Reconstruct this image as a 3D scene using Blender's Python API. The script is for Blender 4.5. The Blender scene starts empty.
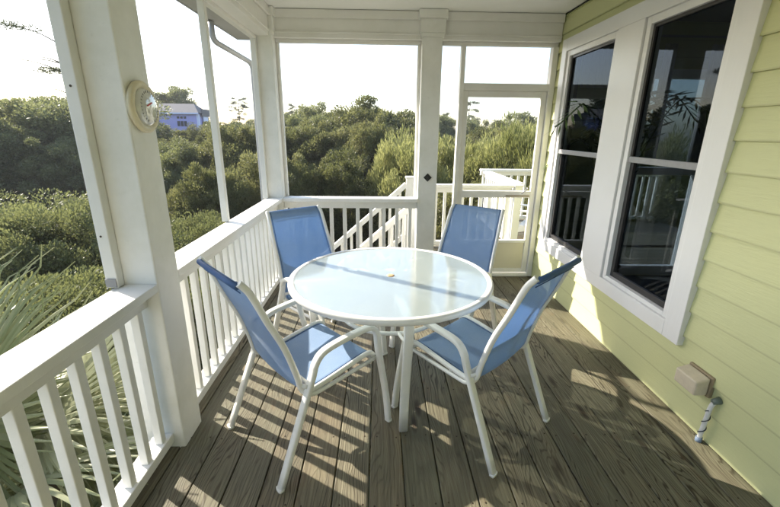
import bpy, bmesh, math, random
import numpy as np
from mathutils import Vector, Matrix
random.seed(7)
S = bpy.context.scene
C = S.collection
PI = math.pi

# ------------------------------------------------------------------ materials
def newmat(name):
    m = bpy.data.materials.new(name); m.use_nodes = True
    nt = m.node_tree; nt.nodes.clear()
    return m, nt
def N(nt, t, **kw):
    n = nt.nodes.new(t)
    for k, v in kw.items():
        if k in n.inputs.keys(): n.inputs[k].default_value = v
        else: setattr(n, k, v)
    return n
def ramp(nt, fac, stops, interp='LINEAR'):
    r = nt.nodes.new('ShaderNodeValToRGB'); r.color_ramp.interpolation = interp
    e = r.color_ramp.elements
    while len(e) > 1: e.remove(e[-1])
    e[0].position = stops[0][0]; c = stops[0][1]; e[0].color = (*c, 1) if len(c) == 3 else c
    for p, c in stops[1:]:
        q = e.new(p); q.color = (*c, 1) if len(c) == 3 else c
    nt.links.new(fac, r.inputs[0]); return r.outputs[0]
def out(nt, sh, disp=None):
    o = nt.nodes.new('ShaderNodeOutputMaterial'); nt.links.new(sh, o.inputs['Surface'])
def coords(nt, scale=(1, 1, 1), kind='Object'):
    tc = nt.nodes.new('ShaderNodeTexCoord'); mp = nt.nodes.new('ShaderNodeMapping')
    nt.links.new(tc.outputs[kind], mp.inputs[0]); mp.inputs['Scale'].default_value = scale
    return mp.outputs[0]
def geopos(nt, scale=(1, 1, 1)):
    g = nt.nodes.new('ShaderNodeNewGeometry'); mp = nt.nodes.new('ShaderNodeMapping')
    nt.links.new(g.outputs['Position'], mp.inputs[0]); mp.inputs['Scale'].default_value = scale
    return mp.outputs[0]
def noise(nt, vec, scale, detail=4, rough=.55, dist=0):
    n = N(nt, 'ShaderNodeTexNoise'); n.inputs['Scale'].default_value = scale
    n.inputs['Detail'].default_value = detail; n.inputs['Roughness'].default_value = rough
    n.inputs['Distortion'].default_value = dist
    nt.links.new(vec, n.inputs['Vector']); return n.outputs['Fac']
def mixc(nt, fac, a, b, mode='MIX'):
    m = nt.nodes.new('ShaderNodeMix'); m.data_type = 'RGBA'; m.blend_type = mode
    for sock, v in ((m.inputs[0], fac), (m.inputs[6], a), (m.inputs[7], b)):
        if isinstance(v, (int, float)): sock.default_value = v
        elif isinstance(v, tuple): sock.default_value = (*v, 1) if len(v) == 3 else v
        else: nt.links.new(v, sock)
    return m.outputs[2]
def bump(nt, h, strength=.3, dist=.01):
    b = nt.nodes.new('ShaderNodeBump'); b.inputs['Strength'].default_value = strength
    b.inputs['Distance'].default_value = dist; nt.links.new(h, b.inputs['Height']); return b.outputs[0]

def painted(name, col, dirt=(.42, .42, .33), amount=.5, rough=.55, scale=1.0, grain=True):
    m, nt = newmat(name)
    p = geopos(nt)
    n1 = noise(nt, p, 2.2 * scale, 6, .65)
    n2 = noise(nt, p, 26 * scale, 5, .7)
    f = ramp(nt, n1, [(.42, (0, 0, 0)), (.8, (amount,) * 3)])
    f2 = ramp(nt, n2, [(.62, (0, 0, 0)), (.82, (amount * .6,) * 3)])
    c = mixc(nt, f, col, dirt); c = mixc(nt, f2, c, tuple(x * .8 for x in dirt))
    b = N(nt, 'ShaderNodeBsdfPrincipled'); nt.links.new(c, b.inputs['Base Color'])
    b.inputs['Roughness'].default_value = rough
    if grain:
        g = noise(nt, geopos(nt, (60, 60, 9)), 1.0, 5, .65)
        nt.links.new(bump(nt, g, .25, .003), b.inputs['Normal'])
    out(nt, b.outputs[0]); return m

def metalpaint(name, col, rough=.3):
    m, nt = newmat(name)
    b = N(nt, 'ShaderNodeBsdfPrincipled')
    n = noise(nt, geopos(nt), 18, 4, .6)
    c = mixc(nt, ramp(nt, n, [(.5, (0, 0, 0)), (.85, (.35,) * 3)]), col, tuple(x * .78 for x in col))
    nt.links.new(c, b.inputs['Base Color'])
    b.inputs['Roughness'].default_value = rough
    b.inputs['Coat Weight'].default_value = .3; b.inputs['Coat Roughness'].default_value = .15
    out(nt, b.outputs[0]); return m

def plain(name, col, rough=.5, metallic=0, spec=.5):
    m, nt = newmat(name); b = N(nt, 'ShaderNodeBsdfPrincipled')
    n = noise(nt, geopos(nt), 40, 3, .6)
    c = mixc(nt, n, tuple(x * .85 for x in col), tuple(min(1, x * 1.12) for x in col))
    nt.links.new(c, b.inputs['Base Color']); b.inputs['Roughness'].default_value = rough
    b.inputs['Metallic'].default_value = metallic; b.inputs['Specular IOR Level'].default_value = spec
    out(nt, b.outputs[0]); return m

def deckwood():
    m, nt = newmat('weathered_deck_wood')
    g = nt.nodes.new('ShaderNodeNewGeometry')
    rnd = g.outputs['Random Per Island']
    # shift the grain per board
    comb = nt.nodes.new('ShaderNodeCombineXYZ')
    mul = N(nt, 'ShaderNodeMath', operation='MULTIPLY'); mul.inputs[1].default_value = 37.0
    nt.links.new(rnd, mul.inputs[0])
    nt.links.new(mul.outputs[0], comb.inputs[0]); nt.links.new(mul.outputs[0], comb.inputs[1])
    add = N(nt, 'ShaderNodeVectorMath', operation='ADD')
    nt.links.new(g.outputs['Position'], add.inputs[0]); nt.links.new(comb.outputs[0], add.inputs[1])
    def mp(s):
        q = nt.nodes.new('ShaderNodeMapping'); q.inputs['Scale'].default_value = s
        nt.links.new(add.outputs[0], q.inputs[0]); return q.outputs[0]
    warp = noise(nt, mp((2.6, .42, 2.6)), 2.4, 3, .45)
    # cathedral grain : rings from a warped coordinate
    sx = nt.nodes.new('ShaderNodeSeparateXYZ'); nt.links.new(add.outputs[0], sx.inputs[0])
    w1 = N(nt, 'ShaderNodeMath', operation='MULTIPLY_ADD'); nt.links.new(warp, w1.inputs[0])
    w1.inputs[1].default_value = .34; nt.links.new(sx.outputs[0], w1.inputs[2])
    w2 = N(nt, 'ShaderNodeMath', operation='MULTIPLY'); nt.links.new(w1.outputs[0], w2.inputs[0]); w2.inputs[1].default_value = 380
    w3 = N(nt, 'ShaderNodeMath', operation='SINE'); nt.links.new(w2.outputs[0], w3.inputs[0])
    ring = ramp(nt, w3.outputs[0], [(0, (0, 0, 0)), (.55, (.15,) * 3), (1, (1, 1, 1))])
    fine = noise(nt, mp((95, 2.6, 95)), 1.0, 6, .7)
    blot = noise(nt, mp((2.2, .9, 2)), 2.4, 5, .65)
    base = ramp(nt, rnd, [(0, (.28, .235, .145)), (.2, (.165, .158, .105)), (.4, (.345, .295, .195)), (.6, (.205, .165, .10)), (.8, (.305, .275, .185)), (1, (.205, .19, .125))])
    c = mixc(nt, ramp(nt, blot, [(.35, (0, 0, 0)), (.7, (.75,) * 3)]), base, (.155, .158, .105))
    c = mixc(nt, ramp(nt, fine, [(.35, (.75,) * 3), (.62, (0, 0, 0))]), c, (.075, .062, .04))
    rf = N(nt, 'ShaderNodeMath', operation='MULTIPLY'); nt.links.new(ring, rf.inputs[0]); 
    stren = noise(nt, mp((1.2, .35, 1)), 1.7, 2, .5)
    sr = ramp(nt, stren, [(.38, (.12,) * 3), (.62, (1,) * 3)]); nt.links.new(sr, rf.inputs[1])
    c = mixc(nt, rf.outputs[0], c, (.036, .026, .013))
    # reddish stains
    st = noise(nt, mp((3, 1.3, 3)), 3.3, 4, .6)
    c = mixc(nt, ramp(nt, st, [(.6, (0, 0, 0)), (.78, (.5,) * 3)]), c, (.20, .115, .06))
    # knots
    v = N(nt, 'ShaderNodeTexVoronoi'); v.inputs['Scale'].default_value = 1.0
    nt.links.new(mp((7.0, 1.9, 1)), v.inputs['Vector'])
    kn = ramp(nt, v.outputs['Distance'], [(.05, (1, 1, 1)), (.12, (.55,) * 3), (.17, (0, 0, 0))])
    c = mixc(nt, kn, c, (.035, .022, .012))
    b = N(nt, 'ShaderNodeBsdfPrincipled'); nt.links.new(c, b.inputs['Base Color'])
    b.inputs['Roughness'].default_value = .62; b.inputs['Specular IOR Level'].default_value = .35
    wet = noise(nt, geopos(nt, (.9, .6, 1)), 1.1, 4, .6)
    c = mixc(nt, ramp(nt, wet, [(.45, (0, 0, 0)), (.72, (.55,) * 3)]), c, (.062, .050, .028)); nt.links.new(c, b.inputs['Base Color'])
    hh = mixc(nt, .5, fine, ring)
    nt.links.new(bump(nt, hh, .35, .003), b.inputs['Normal'])
    out(nt, b.outputs[0]); return m

def siding():
    m, nt = newmat('yellow_green_fibre_cement')
    n1 = noise(nt, geopos(nt), 1.6, 5, .6)
    n2 = noise(nt, geopos(nt, (1, 2.2, 26)), 3.5, 5, .7)
    c = mixc(nt, ramp(nt, n1, [(.4, (0, 0, 0)), (.8, (.45,) * 3)]), (.615, .63, .335), (.53, .555, .29))
    c = mixc(nt, ramp(nt, n2, [(.5, (0, 0, 0)), (.8, (.3,) * 3)]), c, (.49, .495, .28))
    # shade line at the lip of every lap, painted into the siding colour
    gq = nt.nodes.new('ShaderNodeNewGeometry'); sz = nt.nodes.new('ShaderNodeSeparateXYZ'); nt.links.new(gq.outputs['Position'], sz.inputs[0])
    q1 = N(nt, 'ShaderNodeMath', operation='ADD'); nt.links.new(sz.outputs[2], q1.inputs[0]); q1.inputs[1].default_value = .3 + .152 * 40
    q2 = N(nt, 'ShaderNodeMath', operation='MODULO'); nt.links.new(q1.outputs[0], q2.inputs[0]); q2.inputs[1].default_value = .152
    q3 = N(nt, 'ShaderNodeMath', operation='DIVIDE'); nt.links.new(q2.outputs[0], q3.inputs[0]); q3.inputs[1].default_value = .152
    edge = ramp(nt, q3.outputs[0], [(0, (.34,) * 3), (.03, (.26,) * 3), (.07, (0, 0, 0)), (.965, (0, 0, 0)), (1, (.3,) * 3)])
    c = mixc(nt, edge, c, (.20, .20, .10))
    b = N(nt, 'ShaderNodeBsdfPrincipled'); nt.links.new(c, b.inputs['Base Color']); b.inputs['Roughness'].default_value = .5
    nt.links.new(bump(nt, n2, .4, .004), b.inputs['Normal'])
    out(nt, b.outputs[0]); return m

def foliage(name, cols, trans=.35, rough=.5):
    """cols: dark, mid, light albedo"""
    m, nt = newmat(name)
    g = nt.nodes.new('ShaderNodeNewGeometry'); oi = nt.nodes.new('ShaderNodeObjectInfo')
    rnd = g.outputs['Random Per Island']
    n = noise(nt, geopos(nt), .9, 3, .6)
    a = N(nt, 'ShaderNodeMath', operation='MULTIPLY_ADD'); nt.links.new(rnd, a.inputs[0]); a.inputs[1].default_value = .34; nt.links.new(n, a.inputs[2])
    a2 = N(nt, 'ShaderNodeMath', operation='MULTIPLY_ADD'); nt.links.new(oi.outputs['Random'], a2.inputs[0]); a2.inputs[1].default_value = .46; nt.links.new(a.outputs[0], a2.inputs[2])
    c = ramp(nt, a2.outputs[0], [(.45, cols[0]), (.85, cols[1]), (1.25, cols[2])][:3] if False else [(.4, cols[0]), (.75, cols[1]), (1.0, cols[2])])
    d = N(nt, 'ShaderNodeBsdfPrincipled'); nt.links.new(c, d.inputs['Base Color']); d.inputs['Roughness'].default_value = rough
    d.inputs['Specular IOR Level'].default_value = .35
    t = N(nt, 'ShaderNodeBsdfTranslucent')
    tc = mixc(nt, .3, c, (.18, .19, .06)); nt.links.new(tc, t.inputs['Color'])
    mx = N(nt, 'ShaderNodeMixShader'); mx.inputs[0].default_value = trans
    nt.links.new(d.outputs[0], mx.inputs[1]); nt.links.new(t.outputs[0], mx.inputs[2])
    out(nt, mx.outputs[0]); return m

def fabric():
    m, nt = newmat('blue_sling_mesh')
    w = noise(nt, geopos(nt), 9, 3, .5)
    w2 = noise(nt, geopos(nt), 420, 2, .5)
    c = mixc(nt, ramp(nt, w, [(.35, (0, 0, 0)), (.75, (.5,) * 3)]), (.30, .44, .64), (.40, .535, .70))
    c = mixc(nt, ramp(nt, w2, [(.4, (0, 0, 0)), (.6, (.45,) * 3)]), c, (.17, .29, .50))
    d = N(nt, 'ShaderNodeBsdfPrincipled'); nt.links.new(c, d.inputs['Base Color']); d.inputs['Roughness'].default_value = .6
    d.inputs['Sheen Weight'].default_value = .2
    nt.links.new(bump(nt, w2, .25, .001), d.inputs['Normal'])
    t = N(nt, 'ShaderNodeBsdfTranslucent'); t.inputs['Color'].default_value = (.16, .34, .70, 1)
    tr = N(nt, 'ShaderNodeBsdfTransparent'); tr.inputs['Color'].default_value = (.9, .95, 1, 1)
    m1 = N(nt, 'ShaderNodeMixShader'); m1.inputs[0].default_value = .28
    m2 = N(nt, 'ShaderNodeMixShader'); m2.inputs[0].default_value = .22
    nt.links.new(d.outputs[0], m1.inputs[1]); nt.links.new(t.outputs[0], m1.inputs[2])
    nt.links.new(m1.outputs[0], m2.inputs[1]); nt.links.new(tr.outputs[0], m2.inputs[2])
    out(nt, m2.outputs[0]); return m

def frontonly(nt, fac):
    g = nt.nodes.new('ShaderNodeNewGeometry'); a = N(nt, 'ShaderNodeMath', operation='SUBTRACT'); a.inputs[0].default_value = 1
    nt.links.new(g.outputs['Backfacing'], a.inputs[1]); b = N(nt, 'ShaderNodeMath', operation='MULTIPLY')
    nt.links.new(a.outputs[0], b.inputs[0]); nt.links.new(fac, b.inputs[1]); return b.outputs[0]
def frosted():
    m, nt = newmat('frosted_table_glass')
    n = noise(nt, geopos(nt), 55, 4, .6)
    c = mixc(nt, n, (.53, .60, .60), (.61, .665, .66))
    d = N(nt, 'ShaderNodeBsdfDiffuse'); nt.links.new(c, d.inputs['Color'])
    t = N(nt, 'ShaderNodeBsdfTranslucent'); t.inputs['Color'].default_value = (.74, .82, .84, 1)
    tr = N(nt, 'ShaderNodeBsdfTransparent'); tr.inputs['Color'].default_value = (.88, .94, .95, 1)
    gl = N(nt, 'ShaderNodeBsdfGlossy'); gl.inputs['Roughness'].default_value = .11; gl.inputs['Color'].default_value = (1, .97, .90, 1)
    fr = N(nt, 'ShaderNodeFresnel'); fr.inputs['IOR'].default_value = 2.2
    def mix(a, b, f):
        x = N(nt, 'ShaderNodeMixShader'); nt.links.new(a, x.inputs[1]); nt.links.new(b, x.inputs[2])
        if isinstance(f, float): x.inputs[0].default_value = f
        else: nt.links.new(f, x.inputs[0])
        return x.outputs[0]
    out(nt, mix(mix(mix(d.outputs[0], t.outputs[0], .38), tr.outputs[0], .46), gl.outputs[0], frontonly(nt, fr.outputs[0]))); return m

def windowglass():
    m, nt = newmat('dark_window_glass')
    tr = N(nt, 'ShaderNodeBsdfTransparent'); tr.inputs['Color'].default_value = (.50, .54, .57, 1)
    gl = N(nt, 'ShaderNodeBsdfGlossy'); gl.inputs['Roughness'].default_value = .006; gl.inputs['Color'].default_value = (.36, .41, .48, 1)
    fr = N(nt, 'ShaderNodeFresnel'); fr.inputs['IOR'].default_value = 1.5
    nb = noise(nt, geopos(nt), 1.3, 2, .5)
    bn = bump(nt, nb, .05, .02); nt.links.new(bn, gl.inputs['Normal'])
    mx = N(nt, 'ShaderNodeMixShader'); nt.links.new(frontonly(nt, fr.outputs[0]), mx.inputs[0])
    nt.links.new(tr.outputs[0], mx.inputs[1]); nt.links.new(gl.outputs[0], mx.inputs[2])
    out(nt, mx.outputs[0]); return m

def clearglass():
    m, nt = newmat('dial_glass')
    b = N(nt, 'ShaderNodeBsdfPrincipled'); b.inputs['Base Color'].default_value = (.62, .62, .58, 1)
    b.inputs['Roughness'].default_value = .25; b.inputs['Coat Weight'].default_value = 1; b.inputs['Coat IOR'].default_value = 2.2; b.inputs['Coat Roughness'].default_value = .02
    out(nt, b.outputs[0]); return m

def groundmat():
    m, nt = newmat('sandy_scrub_ground')
    p = geopos(nt)
    c = mixc(nt, ramp(nt, noise(nt, p, .35, 6, .65), [(.4, (0, 0, 0)), (.62, (1, 1, 1))]), (.055, .065, .028), (.15, .14, .08))
    c = mixc(nt, ramp(nt, noise(nt, p, 3.5, 6, .7), [(.5, (0, 0, 0)), (.75, (.7,) * 3)]), c, (.04, .045, .02))
    b = N(nt, 'ShaderNodeBsdfPrincipled'); nt.links.new(c, b.inputs['Base Color']); b.inputs['Roughness'].default_value = .95
    out(nt, b.outputs[0]); return m
def sandmat():
    m, nt = newmat('pale_dry_grass_and_sand')
    p = geopos(nt)
    c = mixc(nt, ramp(nt, noise(nt, p, .8, 6, .7), [(.4, (0, 0, 0)), (.65, (1, 1, 1))]), (.34, .30, .20), (.20, .20, .10))
    b = N(nt, 'ShaderNodeBsdfPrincipled'); nt.links.new(c, b.inputs['Base Color']); b.inputs['Roughness'].default_value = .95
    out(nt, b.outputs[0]); return m
def barkmat(name, col):
    m, nt = newmat(name)
    n = noise(nt, geopos(nt, (6, 6, 1.5)), 3, 6, .7)
    c = mixc(nt, n, tuple(x * .5 for x in col), tuple(x * 1.4 for x in col))
    b = N(nt, 'ShaderNodeBsdfPrincipled'); nt.links.new(c, b.inputs['Base Color']); b.inputs['Roughness'].default_value = .9
    nt.links.new(bump(nt, n, .6, .03), b.inputs['Normal'])
    out(nt, b.outputs[0]); return m

M = dict(
    white=painted('white_porch_paint', (.84, .835, .80), (.52, .52, .43), .4),
    post=painted('white_post_paint', (.83, .825, .785), (.50, .51, .41), .55),
    trim=painted('grey_white_trim', (.80, .79, .75), (.55, .55, .47), .4),
    ceil=painted('ceiling_paint', (.83, .83, .80), (.66, .66, .62), .3),
    casing=painted('window_casing_paint', (.83, .83, .82), (.62, .62, .6), .25, .4),
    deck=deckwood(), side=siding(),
    frame=metalpaint('white_powder_coat', (.82, .82, .79)),
    fabric=fabric(), frost=frosted(), wglass=windowglass(), dialglass=clearglass(),
    sash=plain('dark_bronze_sash', (.035, .034, .035), .4), sashgrey=plain('grey_meeting_rail', (.30, .30, .31), .45),
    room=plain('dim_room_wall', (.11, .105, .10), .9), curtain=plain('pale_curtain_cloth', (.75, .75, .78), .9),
    plug=plain('tan_plug_plastic', (.55, .36, .18), .45),
    piping=plain('dark_blue_piping', (.05, .11, .25), .7),
    black=plain('black_iron', (.015, .013, .012), .5), nail=plain('rusted_nail', (.06, .045, .03), .6, .6),
    beige=plain('beige_plastic', (.66, .58, .44), .45), beigedk=plain('aged_beige_plastic', (.30, .24, .15), .5),
    ring=plain('cream_dial_rim', (.70, .63, .44), .4), red=plain('red_needle', (.5, .03, .02), .5),
    pipe=plain('white_plastic_pipe', (.75, .75, .74), .35), wire=plain('dark_wire', (.03, .04, .05), .5),
    blue=plain('blue_clamp', (.16, .22, .32), .5), greygreen=plain('weathered_elbow', (.16, .2, .17), .5),
    soffit=painted('grey_soffit', (.42, .42, .41), (.3, .3, .28), .3), gutter=plain('grey_downspout', (.36, .37, .38), .4),
    roof=plain('grey_shingle', (.13, .125, .13), .9), lilac=plain('lilac_siding', (.36, .36, .70), .7),
    lilactrim=plain('pale_lilac_trim', (.62, .66, .85), .7), darkglass=plain('distant_window_glass', (.03, .035, .05), .2),
    panel=painted('door_panel_paint', (.66, .62, .48), (.5, .46, .33), .35),
    ground=groundmat(), sand=sandmat(),
    bark=barkmat('grey_brown_bark', (.12, .10, .08)), barkpine=barkmat('pine_bark', (.15, .11, .08)),
    oak=foliage('live_oak_leaves', [(.046, .060, .027), (.11, .13, .053), (.21, .225, .095)], .5),
    myrtle=foliage('wax_myrtle_leaves', [(.040, .050, .020), (.10, .118, .042), (.20, .215, .085)], .45),
    willow=foliage('yellow_green_leaves', [(.10, .118, .034), (.22, .24, .075), (.38, .38, .15)], .55),
    olive=foliage('olive_scrub_leaves', [(.042, .050, .020), (.11, .12, .042), (.225, .22, .088)], .48),
    pine=foliage('pine_needles', [(.028, .042, .020), (.063, .084, .031), (.105, .126, .049)], 0.2),
    palm=foliage('palm_blades', [(.14, .175, .085), (.25, .29, .15), (.44, .46, .30)], .4, .35),
    house=foliage('houseplant_leaves', [(.02, .04, .012), (.04, .08, .02), (.08, .14, .04)], .2),
)

# ------------------------------------------------------------------ object helpers
def link(name, me, mat, parent=None):
    o = bpy.data.objects.new(name, me); C.objects.link(o)
    if mat is not None and len(me.materials) == 0: me.materials.append(mat)
    if parent is not None: o.parent = parent
    return o
def tag(o, label=None, cat=None, group=None, kind=None):
    if label: o['label'] = label
    if cat: o['category'] = cat
    if group: o['group'] = group
    if kind: o['kind'] = kind
    return o
def thing(name, label, cat, loc=(0, 0, 0), rz=0, group=None):
    o = bpy.data.objects.new(name, None); C.objects.link(o); o.empty_display_size = .1
    o.location = loc; o.rotation_euler = (0, 0, rz)
    return tag(o, label, cat, group)
def copy_tree(o, parent=None):
    c = o.copy(); C.objects.link(c); c.parent = parent
    for ch in list(o.children): copy_tree(ch, c)
    return c

class MB:
    def __init__(s): s.bm = bmesh.new()
    def box(s, x0, x1, y0, y1, z0, z1, bev=0):
        b = bmesh.new(); bmesh.ops.create_cube(b, size=1)
        for v in b.verts:
            v.co = Vector(((x0 + x1) / 2 + v.co.x * (x1 - x0), (y0 + y1) / 2 + v.co.y * (y1 - y0), (z0 + z1) / 2 + v.co.z * (z1 - z0)))
        if bev: bmesh.ops.bevel(b, geom=list(b.edges), offset=bev, segments=2, affect='EDGES', profile=.5)
        s.merge(b); return s
    def obox(s, c, ax, ay, az, bev=0):
        """oriented box: centre, half-axis vectors"""
        b = bmesh.new(); bmesh.ops.create_cube(b, size=2)
        c, ax, ay, az = map(Vector, (c, ax, ay, az))
        for v in b.verts: v.co = c + ax * v.co.x + ay * v.co.y + az * v.co.z
        if bev: bmesh.ops.bevel(b, geom=list(b.edges), offset=bev, segments=2, affect='EDGES', profile=.5)
        s.merge(b); return s
    def merge(s, b):
        me = bpy.data.meshes.new('t'); b.to_mesh(me); b.free(); s.bm.from_mesh(me); bpy.data.meshes.remove(me)
    def tube(s, pts, ra, rb=None, seg=10, side=None, cap=True, taper=None, closed=False, sq=1.0):
        """sweep an ellipse (ra across `side`, rb the other way) along pts"""
        rb = rb or ra; pts = [Vector(p) for p in pts]; n = len(pts); rings = []
        sd = Vector(side) if side else None; prev = None
        for i, p in enumerate(pts):
            if closed: t = pts[(i + 1) % n] - pts[i - 1]
            else: t = pts[min(i + 1, n - 1)] - pts[max(i - 1, 0)]
            t.normalize()
            ref = sd if sd else (prev if prev else (Vector((0, 0, 1)) if abs(t.z) < .9 else Vector((1, 0, 0))))
            a = (ref - t * ref.dot(t)).normalized(); b = t.cross(a); prev = a
            k = taper[i] if taper else 1
            cq = lambda q: math.copysign(abs(q) ** sq, q)
            rings.append([s.bm.verts.new(p + a * (cq(math.cos(2 * PI * j / seg)) * ra * k) + b * (cq(math.sin(2 * PI * j / seg)) * rb * k)) for j in range(seg)])
        m = n if closed else n - 1
        for i in range(m):
            A, B = rings[i], rings[(i + 1) % n]
            for j in range(seg):
                f = s.bm.faces.new((A[j], A[(j + 1) % seg], B[(j + 1) % seg], B[j])); f.smooth = True
        if cap and not closed:
            s.bm.faces.new(list(reversed(rings[0]))); s.bm.faces.new(rings[-1])
        return s
    def lathe(s, prof, seg=48, c=(0, 0, 0)):
        c = Vector(c); rings = []
        for r, z in prof:
            rings.append([s.bm.verts.new(c + Vector((r * math.cos(2 * PI * j / seg), r * math.sin(2 * PI * j / seg), z))) for j in range(seg)] if r > 1e-6 else [s.bm.verts.new(c + Vector((0, 0, z)))])
        for A, B in zip(rings, rings[1:]):
            for j in range(seg):
                k = (j + 1) % seg
                if len(A) == 1: f = s.bm.faces.new((A[0], B[k], B[j]))
                elif len(B) == 1: f = s.bm.faces.new((A[j], A[k], B[0]))
                else: f = s.bm.faces.new((A[j], A[k], B[k], B[j]))
                f.smooth = True
        return s
    def build(s, name, mat, parent=None):
        bmesh.ops.recalc_face_normals(s.bm, faces=s.bm.faces)
        me = bpy.data.meshes.new(name); s.bm.to_mesh(me); s.bm.free()
        return link(name, me, mat, parent)
def box(name, mat, parent, *a, bev=0): return MB().box(*a, bev=bev).build(name, mat, parent)
def spline(P, n=8):
    """Catmull-Rom through points"""
    P = [Vector(p) for p in P]; Q = [P[0] * 2 - P[1]] + P + [P[-1] * 2 - P[-2]]; R = []
    for i in range(1, len(Q) - 2):
        for k in range(n):
            t = k / n; a, b, c, d = Q[i - 1], Q[i], Q[i + 1], Q[i + 2]
            R.append(.5 * ((2 * b) + (c - a) * t + (2 * a - 5 * b + 4 * c - d) * t * t + (3 * b - a - 3 * c + d) * t ** 3))
    R.append(P[-1]); return R
def fillet(P, r, n=6):
    """polyline with rounded corners"""
    P = [Vector(p) for p in P]; R = [P[0]]
    for i in range(1, len(P) - 1):
        rr = r[i - 1] if isinstance(r, (list, tuple)) else r
        a = (P[i - 1] - P[i]); b = (P[i + 1] - P[i]); k = min(rr, a.length * .49, b.length * .49)
        p0 = P[i] + a.normalized() * k; p2 = P[i] + b.normalized() * k
        for j in range(n + 1):
            t = j / n; R.append(p0 * (1 - t) ** 2 + P[i] * 2 * t * (1 - t) + p2 * t * t)
    R.append(P[-1]); return R

# ------------------------------------------------------------------ camera (1.55 m above the deck)
yaw, pitch, roll = map(math.radians, (1.650, 17.139, 0.629))
f = Vector((math.sin(yaw) * math.cos(pitch), math.cos(yaw) * math.cos(pitch), -math.sin(pitch)))
r0 = Vector((math.cos(yaw), -math.sin(yaw), 0)); u0 = r0.cross(f)
rt = r0 * math.cos(roll) + u0 * math.sin(roll); up = u0 * math.cos(roll) - r0 * math.sin(roll)
cam = bpy.data.cameras.new('camera'); co = bpy.data.objects.new('camera', cam); C.objects.link(co)
mw = Matrix((rt, up, -f)).transposed().to_4x4(); mw.translation = Vector((0, 0, 1.55)); co.matrix_world = mw
cam.lens = 396.06 / 780 * 36; cam.sensor_width = 36; cam.clip_start = .02; cam.clip_end = 3000
S.camera = co

# ------------------------------------------------------------------ light
SUN_E, SUN_AZ = math.radians(32.8), math.atan2(-.844, .536)      # compass-style angle from +Y towards +X
sd = Vector((math.sin(SUN_AZ) * math.cos(SUN_E), math.cos(SUN_AZ) * math.cos(SUN_E), math.sin(SUN_E)))
w = bpy.data.worlds.new('World'); S.world = w; w.use_nodes = True
nt = w.node_tree; bg = nt.nodes['Background']
sky = nt.nodes.new('ShaderNodeTexSky'); sky.sky_type = 'NISHITA'; sky.sun_disc = False
sky.sun_elevation = SUN_E; sky.sun_rotation = SUN_AZ
sky.air_density = 1.0; sky.dust_density = 1.5; sky.ozone_density = 1.0; sky.altitude = 5
nt.links.new(sky.outputs[0], bg.inputs[0]); bg.inputs[1].default_value = .15
sl = bpy.data.lights.new('sun', 'SUN'); sl.energy = 4.2; sl.angle = math.radians(.55); sl.color = (1, .91, .78)
so = bpy.data.objects.new('sun', sl); C.objects.link(so); so.rotation_euler = sd.to_track_quat('Z', 'Y').to_euler(); so.location = (-30, 20, 30)

S.view_settings.view_transform = 'Standard'; S.view_settings.look = 'None'
S.view_settings.gamma = 1; S.view_settings.use_curve_mapping = False; S.view_settings.exposure = 1.47

# ------------------------------------------------------------------ deck
XW, XI, XO = 1.74, -.985, -1.175          # house wall, inner and outer face of the left posts
YF0, YF1, YB0, YB1 = 1.67, 1.86, 4.07, 4.26
ZC, ZB = 2.61, 2.375                       # ceiling, underside of beams
d = MB(); k = 0; pitchb = .1615; rb = random.Random(3)
x = -.043 - 7 * pitchb
xs = []
while x < XW - .01:
    a, b = x + .003, min(x + pitchb - .003, XW - .004)
    if a > XW - .03: break
    # boards butt at staggered joints, each board its own island
    cuts = [-3.2] + ([rb.uniform(-2.2, .6)] ) + [4.30]
    for y0, y1 in zip(cuts, cuts[1:]):
        dz = rb.uniform(-.0012, .0012)
        d.box(max(a, -1.19), b, y0 + .002, y1 - .002, -.032, dz, bev=.003)
    x += pitchb
tag(d.build('deck_floor', M['deck']), kind='structure')
nb = MB(); rn = random.Random(9)
for i in range(-6, 11):
    for j in range(-4, 11):
        yy = .1 + j * .406
        for q in (.03, .13):
            nb.lathe([(0, .0022), (.0042, .002), (.0045, .0005)], 8, (-.043 + i * pitchb + q + rn.uniform(-.006, .006), yy + rn.uniform(-.01, .01), 0))
tag(nb.build('deck_nails', M['nail']), 'tiny rusty nail heads in rows across the deck boards', 'nails', kind='stuff')
jo = MB()
for j in range(-8, 11): jo.box(-1.14, XW - .02, .1 + j * .406 - .02, .1 + j * .406 + .02, -.24, -.036)
jo.box(-1.19, -1.15, -3.2, 4.29, -.26, -.034); jo.box(-1.145, XW - .01, 4.255, 4.29, -.26, -.034)
tag(jo.build('deck_joists', M['deck']), kind='structure')

# ------------------------------------------------------------------ house
house = thing('beach_house', 'yellow green lap sided house with two dark windows, white porch ceiling and eaves', 'house', (XW, 0, 0))
HX = -XW
def hb(name, mat, *a, bev=0):
    a = (a[0] + HX, a[1] + HX) + a[2:]; return box(name, mat, house, *a, bev=bev)
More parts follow.
